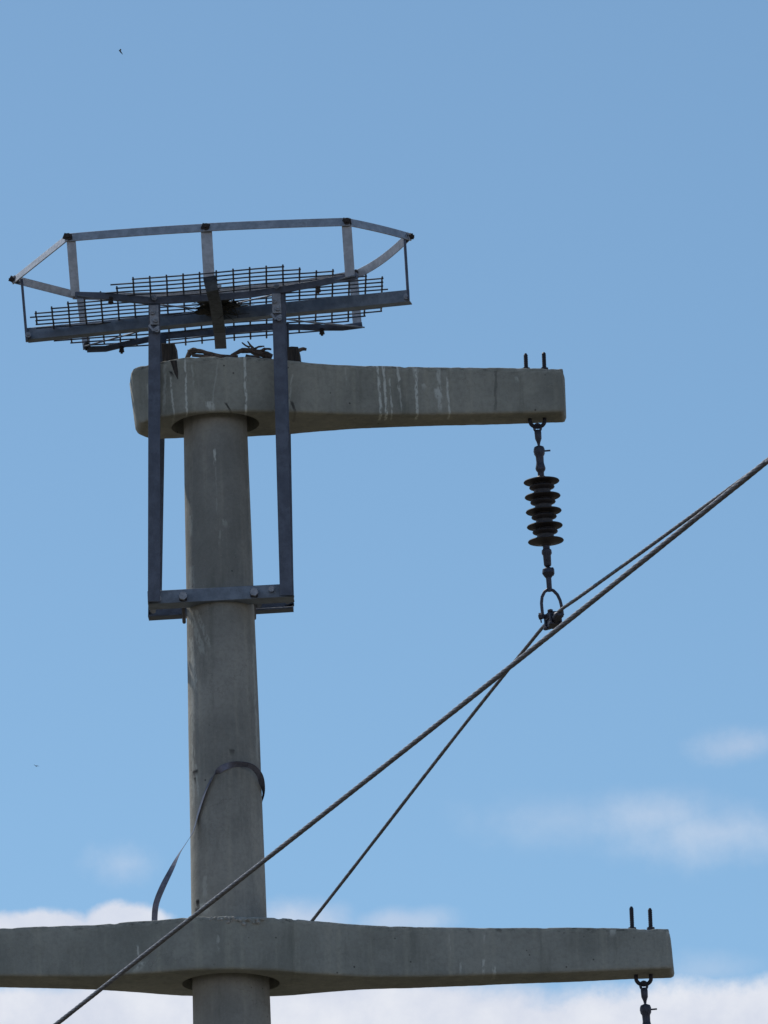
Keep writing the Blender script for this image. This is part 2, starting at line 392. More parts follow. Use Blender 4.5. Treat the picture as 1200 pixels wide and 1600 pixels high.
arm_l['label'] = 'lower crossarm reaching out on both sides'
# shaft
def mk(px, py, px2, py2, w, stg, c):
    p = at(px, py, -.14); q = at(px2, py2, -.14); return (p.x, p.z, q.z, w/375, (q.x-p.x)/(q.z-p.z) if abs(q.z-p.z) > 1e-3 else 0, stg, c)
mp = [mk(335, 702, 335, 722, 2.5, .9, 0), (mk(298, 800, 298, 830, 4, .3, 0)), mk(350, 812, 352, 820, 5, .4, 0), mk(337, 730, 339, 800, 1.5, .18, 0), mk(344, 830, 343, 850, 2, .2, 0),
      mk(296, 948, 318, 1020, 6, .35, 0), mk(306, 950, 328, 1010, 5, .3, 0), mk(298, 880, 300, 915, 6, .25, 0), mk(298, 990, 306, 1075, 4, .45, 0), mk(300, 1040, 302, 1250, 3, .35, 0), mk(306, 1190, 310, 1240, 2.5, .45, 0),
      mk(305, 1199, 305, 1205, 6.0, 1, 1), mk(305, 1210, 306, 1216, 2.5, .8, 1), mk(308, 1402, 309, 1412, 4, 1, 1), mk(307, 1415, 308, 1424, 5, .8, 1), mk(361, 1172, 362, 1178, 5, .6, 1), mk(320, 1368, 319, 1400, 5, .3, 0), mk(316, 1410, 322, 1424, 8, .5, 0),
      mk(388, 700, 394, 900, 2, .25, 0), mk(396, 1000, 402, 1180, 2.5, .3, 0)]
cs = concrete('shaft_concrete', (.40, .385, .345), (.27, .265, .24), mp)
m = MB(); rings = []
z = -.3
zs = []
while z < 11.2: zs.append(z); z += .1 if z < 7.8 else .02
for z in zs:
    rings.append([Vector((cos(a), sin(a), 0))*(PR(z) + noise.noise(Vector((cos(a)*2, sin(a)*2, z*2)))*.0018) + VZ*z for a in [2*pi*k/96 for k in range(96)]])
m.ring_loft(rings); m.build('shaft', cs, pole, sharp=60)
# mortar collar on the lower arm's top
m = MB(); zt = lerp_tab(top_l, 0); rings = []
for k in range(90):
    a = 2*pi*k/90; R = PR(zt); wv = .022 + .02*noise.noise(Vector((cos(a)*5, sin(a)*5, 2))); hv = .012+.012*noise.noise(Vector((cos(a)*7, sin(a)*7, 5)))
    d = Vector((cos(a), sin(a), 0)); b_ = Vector((0, 0, zt-.01))
    rings.append([b_+d*(R-.01), b_+d*(R+wv+.02), b_+d*(R+wv)+VZ*(.01+.4*hv), b_+d*(R+.004)+VZ*(.012+hv)])
rings.append(rings[0]); m.ring_loft(rings, cap=False); m.build('mortar_collar', M['mortar'], pole)
# pale crumbs of mortar stuck on the front arris below the collar
m = MB()
for k in range(34):
    px = random.uniform(325, 412); p = at(px, 1434 + random.random()**2*8 + (2 if px > 370 else 0), -.2725 + .05*abs((px-360)/50)**2*.2)
    r = random.uniform(.003, .008)
    m.lathe(p - VY*.001, -VY+Vector((random.uniform(-.4, .4), 0, .3)), [(0, r*1.3), (r*.6, r), (r, r*.4)], 7)
m.build('mortar_crumbs', M['mortar'], pole)

def u_bolt(parent, c, za, heights, label=None):
    """U-bolt: two threaded legs through the arm, the bow under it. c = centre under the arm"""
    ax = Vector((cos(ARM), sin(ARM), 0)); h = .0385
    m = MB(); pts = []
    for k in range(13):
        a = pi*k/12; pts.append(c + ax*(-cos(a)*.031) - VZ*(sin(a)*.026))
    L, Rr = pts[0], pts[-1]
    pts = [L+VZ*.1] + pts + [Rr+VZ*.1]
    m.tube(pts, .0085, 10); m.build('u_bolt', M['rod'], parent)
    for sgn, p, ht in ((-1, c-ax*h, heights[0]), (1, c+ax*h, heights[1])):
        m = MB(); z1 = za+ht; n = int((z1-p.z-.05)/.004)
        base = Vector((p.x, p.y, p.z+.05))
        m.lathe(base, VZ, [(i*.004, .0094 if i % 2 else .0080) for i in range(n)] + [(n*.004+.003, .0045)], 12)
        rod = m.build('threaded_rod', M['rod'], parent)
        nm = MB(); q = Vector((p.x, p.y, za)); nm.lathe(q-VZ*.004, VZ, [(0, .023), (.006, .023), (.0061, .0175), (.030, .0165)], 6 if sgn > 0 else 16)
        nb = nm.build('nut', M['rod'], parent)
        for o in (rod, nb): pass
ax = Vector((cos(ARM), sin(ARM), 0)); ay = Vector((-sin(ARM), cos(ARM), 0))
def arm_pos(px, table):        # point on the arm's centre line under that photo column
    s = (px-345)/372
    for _ in range(6):
        z = lerp_tab(table, s); q = at(px, 1490 if table is bot_l or table is top_l else 620, 0, math.tan(ARM)); s = q.x/cos(ARM)
    return s
# columns of the U-bolts taken at the bow height
cA = at(839.5, 658, 0, math.tan(ARM)); cB = at(1005.5, 1529, 0, math.tan(ARM))
for c, topt, hts in ((cA, top_u, (.088, .092)), (cB, top_l, (.115, .105))):
    s = c.x/cos(ARM)
    u_bolt(pole, c, lerp_tab(topt, s)-.001, hts)
sL = -1.70; cC = ax*sL; cC.z = lerp_tab(bot_l, sL)+.002
u_bolt(pole, cC, lerp_tab(top_l, sL), (.11, .11))

# ------------------------------------------------------------------ insulator strings
def make_string(c):
    """hangs from bow centre c; built in px-true proportions along its own axis"""
    K = 1/378.0
    top = c - VZ*.034
    axis = (at(860.5, 925, cA.y) - at(841.5, 668, cA.y)).normalized()
    d = axis
    root = thing('insulator', 'dark ribbed insulator', 'insulator', top)
    def A(px_): return top + d*((px_-668)*K*1.037)
    def prof(lst): return [((a-668)*K*1.037, r*K) for a, r in lst]
    rt = Vector((1, 0, 0)); rt = (rt - d*rt.dot(d)).normalized()
    # eye link: ring round the bow and tapering shank
    m = MB(); ec = top - d*.004
    m.tube([ec + rt*(cos(a)*.014) - d*(sin(a)*.017) + VY*(sin(a)*0) for a in [2*pi*k/16 for k in range(16)]]+[ec+rt*.014], .0055, 8)
    m.lathe(top, d, prof([(670, 4), (673, 5.6), (684, 5.2), (690, 2.8), (695, 1.8), (698, 2.5)]), 16)
    m.build('eye_link', M['fitting'], root)
    m = MB(); m.lathe(top, d, prof([(695, 3), (697, 7.5), (701, 9), (708, 8.6), (712, 6.4), (722, 6.1), (727, 7.2), (731, 8.2), (734, 7.4), (737, 5.2), (745, 5.0)]), 18)
    m.bar(A(704)-rt*.024, A(703.5)+rt*.047, .006, .006, d)
    m.build('socket_fitting', M['fitting'], root)
    m = MB(); m.lathe(top, d, prof([(744, 7), (750, 13.5), (848, 13.5), (854, 6)]), 20)
    m.build('core', M['rubber'], root)
    for i in range(5):
        a = 747.5 + i*23.6
        m = MB(); m.lathe(top, d, prof([(a-1.5, 9), (a+.8, 14), (a+2.4, 24), (a+3.6, 28.0), (a+4.8, 28.6), (a+5.7, 27.8), (a+6.2, 23), (a+8.2, 13), (a+9.5, 9)]), 40)
        m.build('shed', M['rubber'], root)
        if i < 4:
            b = a+11.5
            m = MB(); m.lathe(top, d, prof([(b-4, 12), (b-1.5, 16), (b+.6, 19.6), (b+2.2, 20.3), (b+3.6, 19.4), (b+5.5, 15), (b+8, 12)]), 36)
            m.build('shed', M['rubber'], root)
    m = MB(); m.lathe(top, d, prof([(850, 5.6), (859, 5.6), (861, 7.8), (866, 8.2), (869, 6.4), (884, 6.0), (886, 5), (887.5, 2), (890, 2.2)]), 18)
    m.build('ball_fitting', M['fitting'], root)
    m = MB(); m.lathe(top, d, prof([(888, 4), (891, 8.8), (897, 9.8), (901, 7.5), (905, 4.4), (921, 4.2), (926, 3.5)]), 18)
    m.lathe(A(895)-rt*.004, rt, [(0, .018), (.026, .018), (.03, .01)], 12)
    m.build('socket_eye', M['fitting'], root)
    # bow shackle
    m = MB(); L = []
    for (u, v) in [(-13.5, 968), (-14, 955), (-14.2, 944), (-12.5, 934), (-8, 926), (-1, 922), (6, 925), (12, 932), (15.5, 941), (17, 950), (17.5, 960), (16.5, 967)]:
        L.append(top + d*((v-668)*K*1.037) + rt*(u*K))
    m.tube([L[0].lerp(L[0], 0)] + [L[i].lerp(L[i+1], t) for i in range(len(L)-1) for t in (.0, .5)][1:] + [L[-1]], .0068, 10)
    pinl = A(964)
    m.tube([pinl-rt*.055, pinl+rt*.05], .006, 8)
    m.hexnut(pinl-rt*.053, rt, .014, .014)
    m.tube([pinl-rt*.048-d*.012, pinl-rt*.044+d*.028], .003, 6)
    m.build('shackle', M['fitting'], root)
    return root, A(962), d
strA, clampA, dA = make_string(cA)
tag(strA, 'dark ribbed insulator hanging below the end of the upper crossarm', 'insulator', 'insulators hanging from the crossarms')

# ------------------------------------------------------------------ conductors
ANG = radians(70); NDIR = Vector((cos(ANG), -sin(ANG), 0)); NN = Vector((sin(ANG), cos(ANG), 0))
def catmull(pts, step=.0065):
    P = [pts[0]*2-pts[1]] + pts + [pts[-1]*2-pts[-2]]; out = []
    for i in range(1, len(P)-2):
        a, b, c, d = P[i-1:i+3]; n = max(2, int((c-b).length/step))
        for k in range(n):
            t = k/n; out.append(.5*((2*b)+(c-a)*t+(2*a-5*b+4*c-d)*t*t+(3*b-a-3*c+d)*t**3))
    return out + [pts[-1]]
def cable_mesh(pts, r, strands=6, pitch=.27):
    rings = []; prev = None; s = 0; n = strands*4
    for i, p in enumerate(pts):
        d = (pts[min(i+1, len(pts)-1)] - pts[max(i-1, 0)]).normalized()
        if i: s += (p-pts[i-1]).length
        if prev is None: prev = (VZ - d*VZ.dot(d)).normalized()
        a = (prev - d*prev.dot(d)).normalized(); prev = a; c = d.cross(a)
        rings.append([])
        rr = r*(1 + .07*noise.noise(Vector((s*4, r*900, 0))) + .05*noise.noise(Vector((s*21, r*900, 0))))
        for k in range(n):
            th = 2*pi*k/n; q = rr*(.90 + .12*abs(cos(strands*th/2))); an = th + 2*pi*(s + .05*noise.noise(Vector((s*2.2, r*700, 4))))/pitch
            rings[-1].append(p + (a*cos(an)+c*sin(an))*q)
    m = MB(); m.ring_loft(rings); return m
def smooth_span(pts, deg=3, n=14):
    """least-squares sag curve through measured points of one span (they lie in one upright plane)"""
    s_ = [(p-pts[0]).dot(NDIR) for p in pts]; c = np.polyfit(s_, [p.z for p in pts], deg)
    out = []
    for k in range(n+1):
        q = s_[0]+(s_[-1]-s_[0])*k/n; v = pts[0]+NDIR*q; v.z = float(np.polyval(c, q)); out.append(v)
    return out
def conductor(pin, far_px, near_px, r, label, pts3=None):
    far = [at_plane(x, y, NN, pin) for x, y in far_px]; near = [at_plane(x, y, NN, pin) for x, y in near_px]
    return far, near
pinA = clampA.copy()
farA = [at_plane(x, y, NN, pinA) for x, y in [(488, 1439), (560, 1344), (640, 1243.5), (700, 1166), (735, 1122.5), (785, 1055), (810, 1025), (831, 1001), (849, 981)]]
nearA = [at_plane(x, y, NN, pinA) for x, y in [(874, 955), (900, 936), (962, 892), (1025, 846), (1087, 802), (1150, 756), (1200, 718)]]
farA = smooth_span(farA, 3, 16); nearA = smooth_span(nearA, 2, 12)
mid = at_plane(861, 970, NN, pinA)
# far tail: the span sags away behind; near tail: it passes high over the photographer
t0_ = (farA[1]-farA[0]).normalized(); t1_ = (nearA[-1]-nearA[-2]).normalized()
def tail(p, t, n, ln, curv):
    out = []
    for k in range(1, n+1):
        u = ln*k/n; out.append(p + t*u + VZ*curv*u*u)
    return out
def cable(pts_mid, t_start, t_end, r, label, origin, curv0=.0016, curv1=.0006):
    pts = catmull(pts_mid)
    pre = list(reversed(tail(pts[0], -t_start, 60, 60, curv0))); post = tail(pts[-1], t_end, 90, 60, curv1)
    o = cable_mesh(pre+pts+post, r).build('power_cable', M['cable'], None, origin=origin, sharp=180)
    return tag(o, label, 'power cable', 'stranded power cables of the line')
tA0 = (farA[1]-farA[0]).normalized()
wA = cable(farA+[mid]+nearA, tA0, t1_, .0074, 'thin twisted cable clamped below the upper insulator, passing behind the lower crossarm', pinA)
# cable B hangs from the far left end of the lower arm and crosses in front of the pole
pinB = Vector((cC.x, cC.y, 0)) + (clampA-cA) ; pinB.z = cC.z + (clampA.z-cA.z)
nearB = [at_plane(x, y, NN, pinB) for x, y in [(90, 1599), (150, 1549), (217, 1500.5), (300, 1435.5), (408, 1350), (500, 1274), (620, 1179), (700, 1118), (780, 1057), (810, 1033), (862, 990.5), (884, 972), (940, 928), (1050, 842), (1100, 800), (1200, 718)]]
nearB = smooth_span(nearB, 3, 24)
tB = (nearB[0]-nearB[1]).normalized()
print('B start', nearB[0], 'pinB', pinB, 'extrap z', (nearB[0] + tB*((pinB-nearB[0]).length)).z)
pB = pinB.copy()
farB = [pB + (p-pinA) for p in farA[:-1]]
LB = (pB-nearB[0]).length
linkB = []
for k in range(11, 0, -1):
    u = k/12; q = nearB[0]+tB*LB*u; q = q.lerp(q + (pB-(nearB[0]+tB*LB)), u*u); linkB.append(q)
wB = cable(farB+[pB]+linkB+nearB, tA0, (nearB[-1]-nearB[-2]).normalized(), .0086, 'twisted cable crossing in front of the pole and the lower crossarm', pinB)
pinC = clampA + (cB-cA)
wC = wA.copy(); COL.objects.link(wC); wC.location = pinC
wC['label'] = 'cable clamped under the insulator at the right end of the lower crossarm'

# suspension clamp on the string (part of the string), aligned with the conductor
def clamp(root, pin, dirv):
    up = (VZ - dirv*VZ.dot(dirv)).normalized(); sd_ = dirv.cross(up).normalized()
    m = MB()
    body = [(-.075, .008), (-.06, .018), (-.02, .026), (.02, .026), (.06, .018), (.08, .008)]
    m.ring_loft([[pin + dirv*u + sd_*(cos(a)*.020) + up*(sin(a)*h - .004) for a in [2*pi*k/14 for k in range(14)]] for u, h in body])
    m.box(pin+up*.016+sd_*.0, dirv*.026, sd_*.024, up*.014)
    m.box(pin-up*.018+sd_*.0, dirv*.03, sd_*.02, up*.012)
    for u in (-.03, .03):
        m.tube([pin+dirv*u+sd_*.022-up*.034, pin+dirv*u+sd_*.022+up*.034], .006, 8); m.tube([pin+dirv*u-sd_*.022-up*.034, pin+dirv*u-sd_*.022+up*.034], .006, 8)
        m.hexnut(pin+dirv*u+sd_*.022+up*.022, up, .012, .01); m.hexnut(pin+dirv*u-sd_*.022+up*.022, up, .012, .01)
        m.hexnut(pin+dirv*u+sd_*.022-up*.034, up, .012, .01); m.hexnut(pin+dirv*u-sd_*.022-up*.034, up, .012, .01)
    return m.build('suspension_clamp', M['fitting'], root, bevel=.0015)
clamp(strA, at_plane(864, 968.5, NN, pinA), (nearA[0]-farA[-1]).normalized())
strB = copy_tree(strA); strB.location = strA.location + (cB-cA)
strB['label'] = 'insulator cut off by the bottom edge, below the right end of the lower crossarm'
strC = copy_tree(strA); strC.location = strA.location + (cC-cA)
strC['label'] = 'insulator beyond the left edge, below the left end of the lower crossarm'

# ------------------------------------------------------------------ nest platform
FK = -.06                      # slight yaw of the platform
def F(px, py, yl): return at(px, py, yl, FK)
plat = thing('nest_platform', 'galvanised steel nesting platform with railing hoop and mesh floor above the pole top', 'nesting platform', at(335, 487, 0))
hoop = dict(L=F(24, 437, .12), NL=F(106, 371.5, -.43), N=F(322, 356, -.44), NR=F(542, 347.5, -.42), R=F(637, 370, -.12), FR=F(557, 428, .40), FM=F(338, 457, .41), FL=F(118, 461, .42))
zh = {k: round(v.z, 3) for k, v in hoop.items()}; print('hoop z', zh)
def rail(a, b, w=.0375, jog=0.0, over=.012, mat='hoop', bow=0.0, out=0.0):
    p, q = hoop[a], hoop[b]; d = (q-p).normalized(); c0 = (p+q)/2
    nrm = Vector((d.y, -d.x, 0)).normalized()
    if nrm.dot(c0-plat.location) < 0: nrm = -nrm
    n = 9; pts = []
    for k in range(n+1):
        t = k/n; u = p - d*over + (q-p+d*2*over)*t; pts.append(u + nrm*out + VZ*(bow*4*t*(1-t)))
    wd = [VZ + nrm*.25*(-1) for _ in pts]
    m = MB(); m.strip(pts, w, .005, wd); return m.build('rail', M[mat], plat, bevel=.001)
rail('NL', 'N', .0385, bow=.003); rail('N', 'NR', .0385, out=.006, bow=.002); rail('L', 'NL', .037, out=.003); rail('NR', 'R', .037, out=.004, bow=.004)
rail('L', 'FL', .034); rail('FR', 'R', .036, out=.0, bow=-.018); rail('FL', 'FM', .034, out=.004, bow=-.010); rail('FM', 'FR', .034, out=-.003, bow=-.012)
def upright(top, bot, w, wdir, mat='hoop', t=.005, name='upright'):
    m = MB(); k = 6; pts = [top.lerp(bot, i/k) for i in range(k+1)]; m.strip(pts, w, t, wdir); return m.build(name, M[mat], plat, bevel=.001)
lift = VZ*.018
bots = dict(NL=F(119, 462, -.40), NR=F(556, 432, -.40), FL=F(136, 546, .40), FR=F(564, 510, .39), L=F(41.5, 527, .14), R=F(637, 464, -.14))
upright(F(110.5, 370, -.43)+lift*.5, F(118, 463, -.40), .038, VX); upright(F(541, 346, -.42)+lift*.5, F(547, 433, -.40), .041, VX)
upright(F(125, 460, .42)+lift*.5, bots['FL'], .034, VX); upright(F(552, 428, .40)+lift*.5, F(558.5, 511, .39), .038, VX)
upright(F(34, 440, .12)+lift*.4, F(42, 533, .14), .045, VY, 'post', t=.011); upright(F(632, 372, -.12)+lift*.4, F(638, 469, -.14), .045, VY, 'post', t=.011)
# middle strap: up the near side, under the floor and up the far side, one bent bar
m = MB(); pts = []; 
path = [F(322, 350, -.435), F(323.5, 380, -.432), F(325.7, 418, -.43), F(326.7, 433, -.425), F(334.5, 441, -.41), F(335.5, 447, -.37), F(340, 482, 0)-VZ*.012, F(344, 517, .37), F(344.5, 520, .395)]
for i in range(len(path)): pts.append(path[i])
m.strip(pts[:4], .047, .006, VX); m.build('upright', M['hoop'], plat, bevel=.001)
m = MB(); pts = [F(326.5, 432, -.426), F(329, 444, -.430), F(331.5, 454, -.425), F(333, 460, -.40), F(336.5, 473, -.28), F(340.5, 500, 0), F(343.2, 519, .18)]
m.strip(pts, .051, .0065, VX); ms = m.build('middle_strap', M['strap_dark'], plat, bevel=.001); ms['label'] = 'dark strap bent under the middle of the floor'  # section under the floor has a darker base colour than the upright
m = MB(); m.strip([F(343.2, 519, .18), F(344.5, 536, .34), F(345, 544, .41)], .049, .0065, VX); m.build('middle_strap', M['post'], plat, bevel=.001)
upright(F(338, 452, .405)+lift, F(344.5, 541, .42), .044, VX, name='upright')
# floor bars
def fbar(name, pts, w, t, mat='zinc', wd=None):
    m = MB(); m.strip(pts, w, t, wd or VY); return m.build(name, M[mat], plat, bevel=.0012)
def angle_bar(name, p0, p1, leg, t, up_dir, side_dir, mat, parent=None):
    """L-section with its corner line from p0 to p1"""
    sec = [(0, 0), (leg[0], 0), (leg[0], t), (t, t), (t, leg[1]), (0, leg[1])]
    d = (p1-p0).normalized(); a = (side_dir-d*side_dir.dot(d)).normalized(); c = (up_dir - d*up_dir.dot(d) - a*up_dir.dot(a)).normalized()
    m = MB(); m.ring_loft([[p + a*x + c*y for x, y in sec] for p in (p0, p1)]); return m.build(name, M[mat], parent or plat, bevel=.0012)
# main beam: angle iron, front leg upright
mb0, mb1 = F(40, 531, .14), F(640, 471, -.14)
angle_bar('main_beam', mb0, mb1, (.05, .052), .006, VZ, VY, 'zinc')
nb = [F(118, 461, -.41), F(160, 462, -.35), F(200, 466, -.29), F(242, 470, -.245), F(330, 465, -.24), F(385, 461, -.24), F(436, 453, -.25), (F(480, 446, -.32)), F(520, 438, -.36), F(558, 431, -.40)]
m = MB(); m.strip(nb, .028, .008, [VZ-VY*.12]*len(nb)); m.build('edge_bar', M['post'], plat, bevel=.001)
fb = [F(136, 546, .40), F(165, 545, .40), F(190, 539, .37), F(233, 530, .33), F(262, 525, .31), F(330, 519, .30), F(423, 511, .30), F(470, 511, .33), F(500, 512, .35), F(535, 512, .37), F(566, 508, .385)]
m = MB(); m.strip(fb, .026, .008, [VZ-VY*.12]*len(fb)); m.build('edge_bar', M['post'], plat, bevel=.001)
ctr = F(335, 487, 0)
for a, b in (((118, 461, -.40), (566, 511, .385)), ((556, 433, -.40), (137, 543, .39))):
    p, q = F(*a), F(*b); c = ctr + VZ*.004
    pts = [p, p.lerp(c, .35)-VZ*.004, p.lerp(c, .7), c, c.lerp(q, .3), c.lerp(q, .65)-VZ*.004, q]
    if a[0] > 500: pts = [v+VZ*.009 for v in pts]
    m = MB(); m.strip(pts, .045, .006, VY*.9+VZ*.3); m.build('diagonal_bar', M['zinc'], plat, bevel=.001)
# bolts on hoop corners and bar ends
def bolt(p, d, r=.011, mat='bolt_dark', ln=.03):
    d = d.normalized(); m = MB(); m.hexnut(p, d, r, .009); m.tube([p-d*ln*.5, p+d*ln*.6], r*.5, 8); m.hexnut(p-d*.012, d, r*1.0, .008); m.lathe(p+d*.009, d, [(0, r*1.1), (.002, r*1.1)], 12)
    return m.build('bolt', M[mat], plat)
for k, dv in (('NL', -VY), ('N', -VY), ('NR', -VY), ('L', -VX), ('R', VX), ('FL', -VY), ('FR', -VY), ('FM', -VY)):
    bolt(hoop[k]+dv*.004+VZ*.001, dv, .014, 'bolt_dark', .04)
    if k in ('NL', 'L', 'NR', 'R', 'N'):
        m = MB(); q = hoop[k]; m.strip([q+dv*.006-VX*.018+VZ*.008, q+dv*.009, q+dv*.006+VX*.018+VZ*.002], .026, .003, VZ); m.build('corner_plate', M['bolt_dark'], plat)
for px, py, y in ((173, 469, -.33), (497, 452, -.33), (190, 546, .37), (503, 518, .35), (135, 541, .40), (44, 524, .12), (635, 464, -.15)):
    bolt(F(px, py, y), -VZ if y not in (.12, -.15) else -VY, .011, 'bolt_dark' if 100 < px < 600 else 'bolt')
# posts: angle irons from the clamp bars up to the floor, front pair and rear pair
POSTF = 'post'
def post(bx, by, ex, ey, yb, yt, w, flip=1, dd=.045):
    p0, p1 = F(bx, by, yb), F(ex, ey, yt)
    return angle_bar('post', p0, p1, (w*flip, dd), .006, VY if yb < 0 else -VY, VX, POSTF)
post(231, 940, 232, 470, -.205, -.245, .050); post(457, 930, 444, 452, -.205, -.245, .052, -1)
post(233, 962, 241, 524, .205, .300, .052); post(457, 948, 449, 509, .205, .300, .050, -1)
# post head plates and bolts
for cx, cy in ((241, 492), (432, 474)):
    c = F(cx, cy, -.252); m = MB(); m.box(c, VX*.019, VY*.003, VZ*.044); m.build('head_plate', M['bolt'], plat, bevel=.002)
    for dy, dx in ((-26, 0), (-4, -3), (8, 2), (24, 4)):
        bolt(F(cx+dx, cy+dy, -.258), -VY, .0105, 'bolt')
    m = MB(); m.strip([F(cx-8, cy+16, -.262), F(cx-2, cy+24, -.268), F(cx+7, cy+18, -.262)], .010, .006, VZ); m.build('shim', M['bolt'], plat)
# clamp bars round the shaft
angle_bar('clamp_bar', at(231, 944, -.165, -.05), at(458.5, 932, -.165, -.05), (.095, .056), .007, VZ, VY, 'zinc')
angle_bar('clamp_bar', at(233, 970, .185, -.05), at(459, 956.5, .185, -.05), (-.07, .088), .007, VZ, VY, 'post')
for px in (286, 397):
    a = at(px, 932 if px < 300 else 926, -.185, -.05); b = a + VY*.42
    m = MB(); m.tube([a-VY*.01, b], .008, 10); m.hexnut(a, -VY, .017, .016); m.lathe(a+VY*.012, -VY, [(0, .022), (.008, .022)], 4); m.build('clamp_rod', M['rod'], plat)
    m = MB(); m.hexnut(a-VY*.001, -VY, .018, .017); m.build('nut', M['bolt'], plat)
for px, py, y in ((238, 930, -.175), (451, 921, -.175), (240, 953, .1), (404, 943, .05), (450, 938, .05), (248, 936, -.17), (424, 921, -.17)):
    bolt(at(px, py, y, -.05), -VY if y < 0 else Vector((-.2, -.7, -.6)), .011 if px != 404 else .015, 'bolt', .02)
# mesh floor
G0 = at(335, 480.5, 0); U = Vector((1, -.06, .036)); V = VY.copy()
def g_px(x, v): return (x-335+2.9*v)/372
poly = [(211, -.51), (438, -.525), (465, -.48), (492, -.44), (517, -.405), (545, -.36), (600, -.27), (602, .27), (576, .31), (540, .39), (500, .45), (467, .485), (424, .505), (224, .505), (160, .43), (96, .36), (70, .29), (56, .06), (54, -.12), (76, -.18), (100, -.25), (137, -.33), (175, -.41)]
poly = [(g_px(x, v), v) for x, v in poly]
def span(v, ax_):
    hits = []
    for i in range(len(poly)):
        a, b = poly[i], poly[(i+1) % len(poly)]
        if (a[ax_]-v)*(b[ax_]-v) < 0: t = (v-a[ax_])/(b[ax_]-a[ax_]); hits.append(a[1-ax_]+(b[1-ax_]-a[1-ax_])*t)
    return (min(hits), max(hits)) if len(hits) > 1 else None
DU, DV = .0692, .0525
floor = MB()
def sag(u, v): return VZ*(.007*noise.noise(Vector((u*2.3, v*2.3, 3))) - .004)
cols = [i*DU + .012 for i in range(-12, 12)]; rows = [-.508 + j*.0534 for j in range(20)]
rj = random.Random(11)
for v in rows:
    sp_ = span(v, 1)
    if not sp_: continue
    inside = [u for u in cols if sp_[0]-.02 < u < sp_[1]+.02]
    if len(inside) < 2: continue
    a = inside[0]-(.005 if rj.random() < .85 else .026); b = inside[-1]+(.005 if rj.random() < .85 else .026); n = max(2, int((b-a)/.03))
    floor.tube([G0 + U*(a+(b-a)*k/n) + V*(v+.003*noise.noise(Vector((k*.2, v*50, 1)))) + sag(a+(b-a)*k/n, v) for k in range(n+1)], .0032, 6)
for u in cols:
    sp_ = span(u, 0)
    if not sp_: continue
    inside = [v for v in rows if sp_[0]-.012 < v < sp_[1]+.012]
    if len(inside) < 2: continue
    a, b = inside[0]-.004, inside[-1]+.004; n = 16
    floor.tube([G0 + U*(u+.002*noise.noise(Vector((u*30, k*.3, 8)))) + V*(a+(b-a)*k/n) + sag(u, a+(b-a)*k/n) + VZ*.0056 for k in range(n+1)], .0040, 6)
floor.build('mesh_floor', M['wire'], plat, sharp=60)

# nest remains caked on the centre of the floor
m = MB()
def lump(c, rx, ry, rz, seed):
    n1_, n2_ = 16, 12; rings = []
    for i in range(n1_+1):
        th = pi*i/n1_; ring = []
        for k in range(n2_):
            ph = 2*pi*k/n2_; dv = Vector((cos(th), sin(th)*cos(ph), sin(th)*sin(ph)))
            q = 1+.45*noise.noise(dv*2.1+Vector((seed, 0, 0)))+.2*noise.noise(dv*6+Vector((0, seed, 0)))
            ring.append(c + Vector((dv.x*rx, dv.y*ry, dv.z*rz))*q)
        rings.append(ring)
    m.ring_loft(rings)
lump(F(335, 480, -.07), .068, .045, .019, 3); lump(F(322, 486, -.06), .04, .035, .014, 9); lump(F(355, 477, -.07), .045, .045, .011, 5); lump(F(336, 489, -.05), .035, .03, .016, 12); lump(F(336, 471, -.12), .06, .05, .010, 21)
rng = random.Random(3)
for k in range(46):
    c = F(rng.uniform(302, 375), rng.uniform(468, 490), rng.uniform(-.14, -.02)); d = Vector((rng.uniform(-1, 1), rng.uniform(-.6, .6), rng.uniform(-.12, .12))).normalized(); L_ = rng.uniform(.03, .09)
    m.tube([c-d*L_, c+Vector((0, 0, rng.uniform(-.006, .006))), c+d*L_], [.0012, .0019, .0008], 5)
o = m.build('nest_remains', M['mud'], None, origin=F(335, 482, 0)); tag(o, 'dark clump of nest remains stuck at the centre of the platform floor', 'nest remains')

# ------------------------------------------------------------------ loose wood on the pole top
def stick(branches, label, name='dry_branch', cat='branch', mat='wood', group=None):
    m = MB(); o0 = None
    for pts in branches:
        P = [F(x, y, yl) for x, y, yl, r in pts]; R = [r*.95 for *_, r in pts]
        PP = []; RR = []
        for i in range(len(P)-1):
            for t in (0, .25, .5, .75):
                q = P[i].lerp(P[i+1], t); nn_ = noise.noise_vector(q*40)*R[i]*.5; PP.append(q+nn_); RR.append((R[i]+(R[i+1]-R[i])*t)*(1+.35*noise.noise(q*60)))
        PP.append(P[-1]); RR.append(R[-1]); m.tube(PP, RR, 9)
        if o0 is None: o0 = P[0]
    o = m.build(name, M[mat], None, origin=o0); return tag(o, label, cat, group)
stick([[(291, 560, -.12, .008), (297, 551, -.12, .014), (303, 549, -.12, .016), (312, 549, -.12, .011), (325, 552, -.12, .009), (345, 556, -.12, .008), (372, 557, -.12, .006)],
       [(293, 547, -.12, .003), (297, 550, -.12, .007), (301, 553, -.12, .007)], [(300, 555, -.13, .006), (330, 557, -.13, .010), (362, 559, -.13, .006)]], 'knotty brown branch lying flat on the left of the pole top')
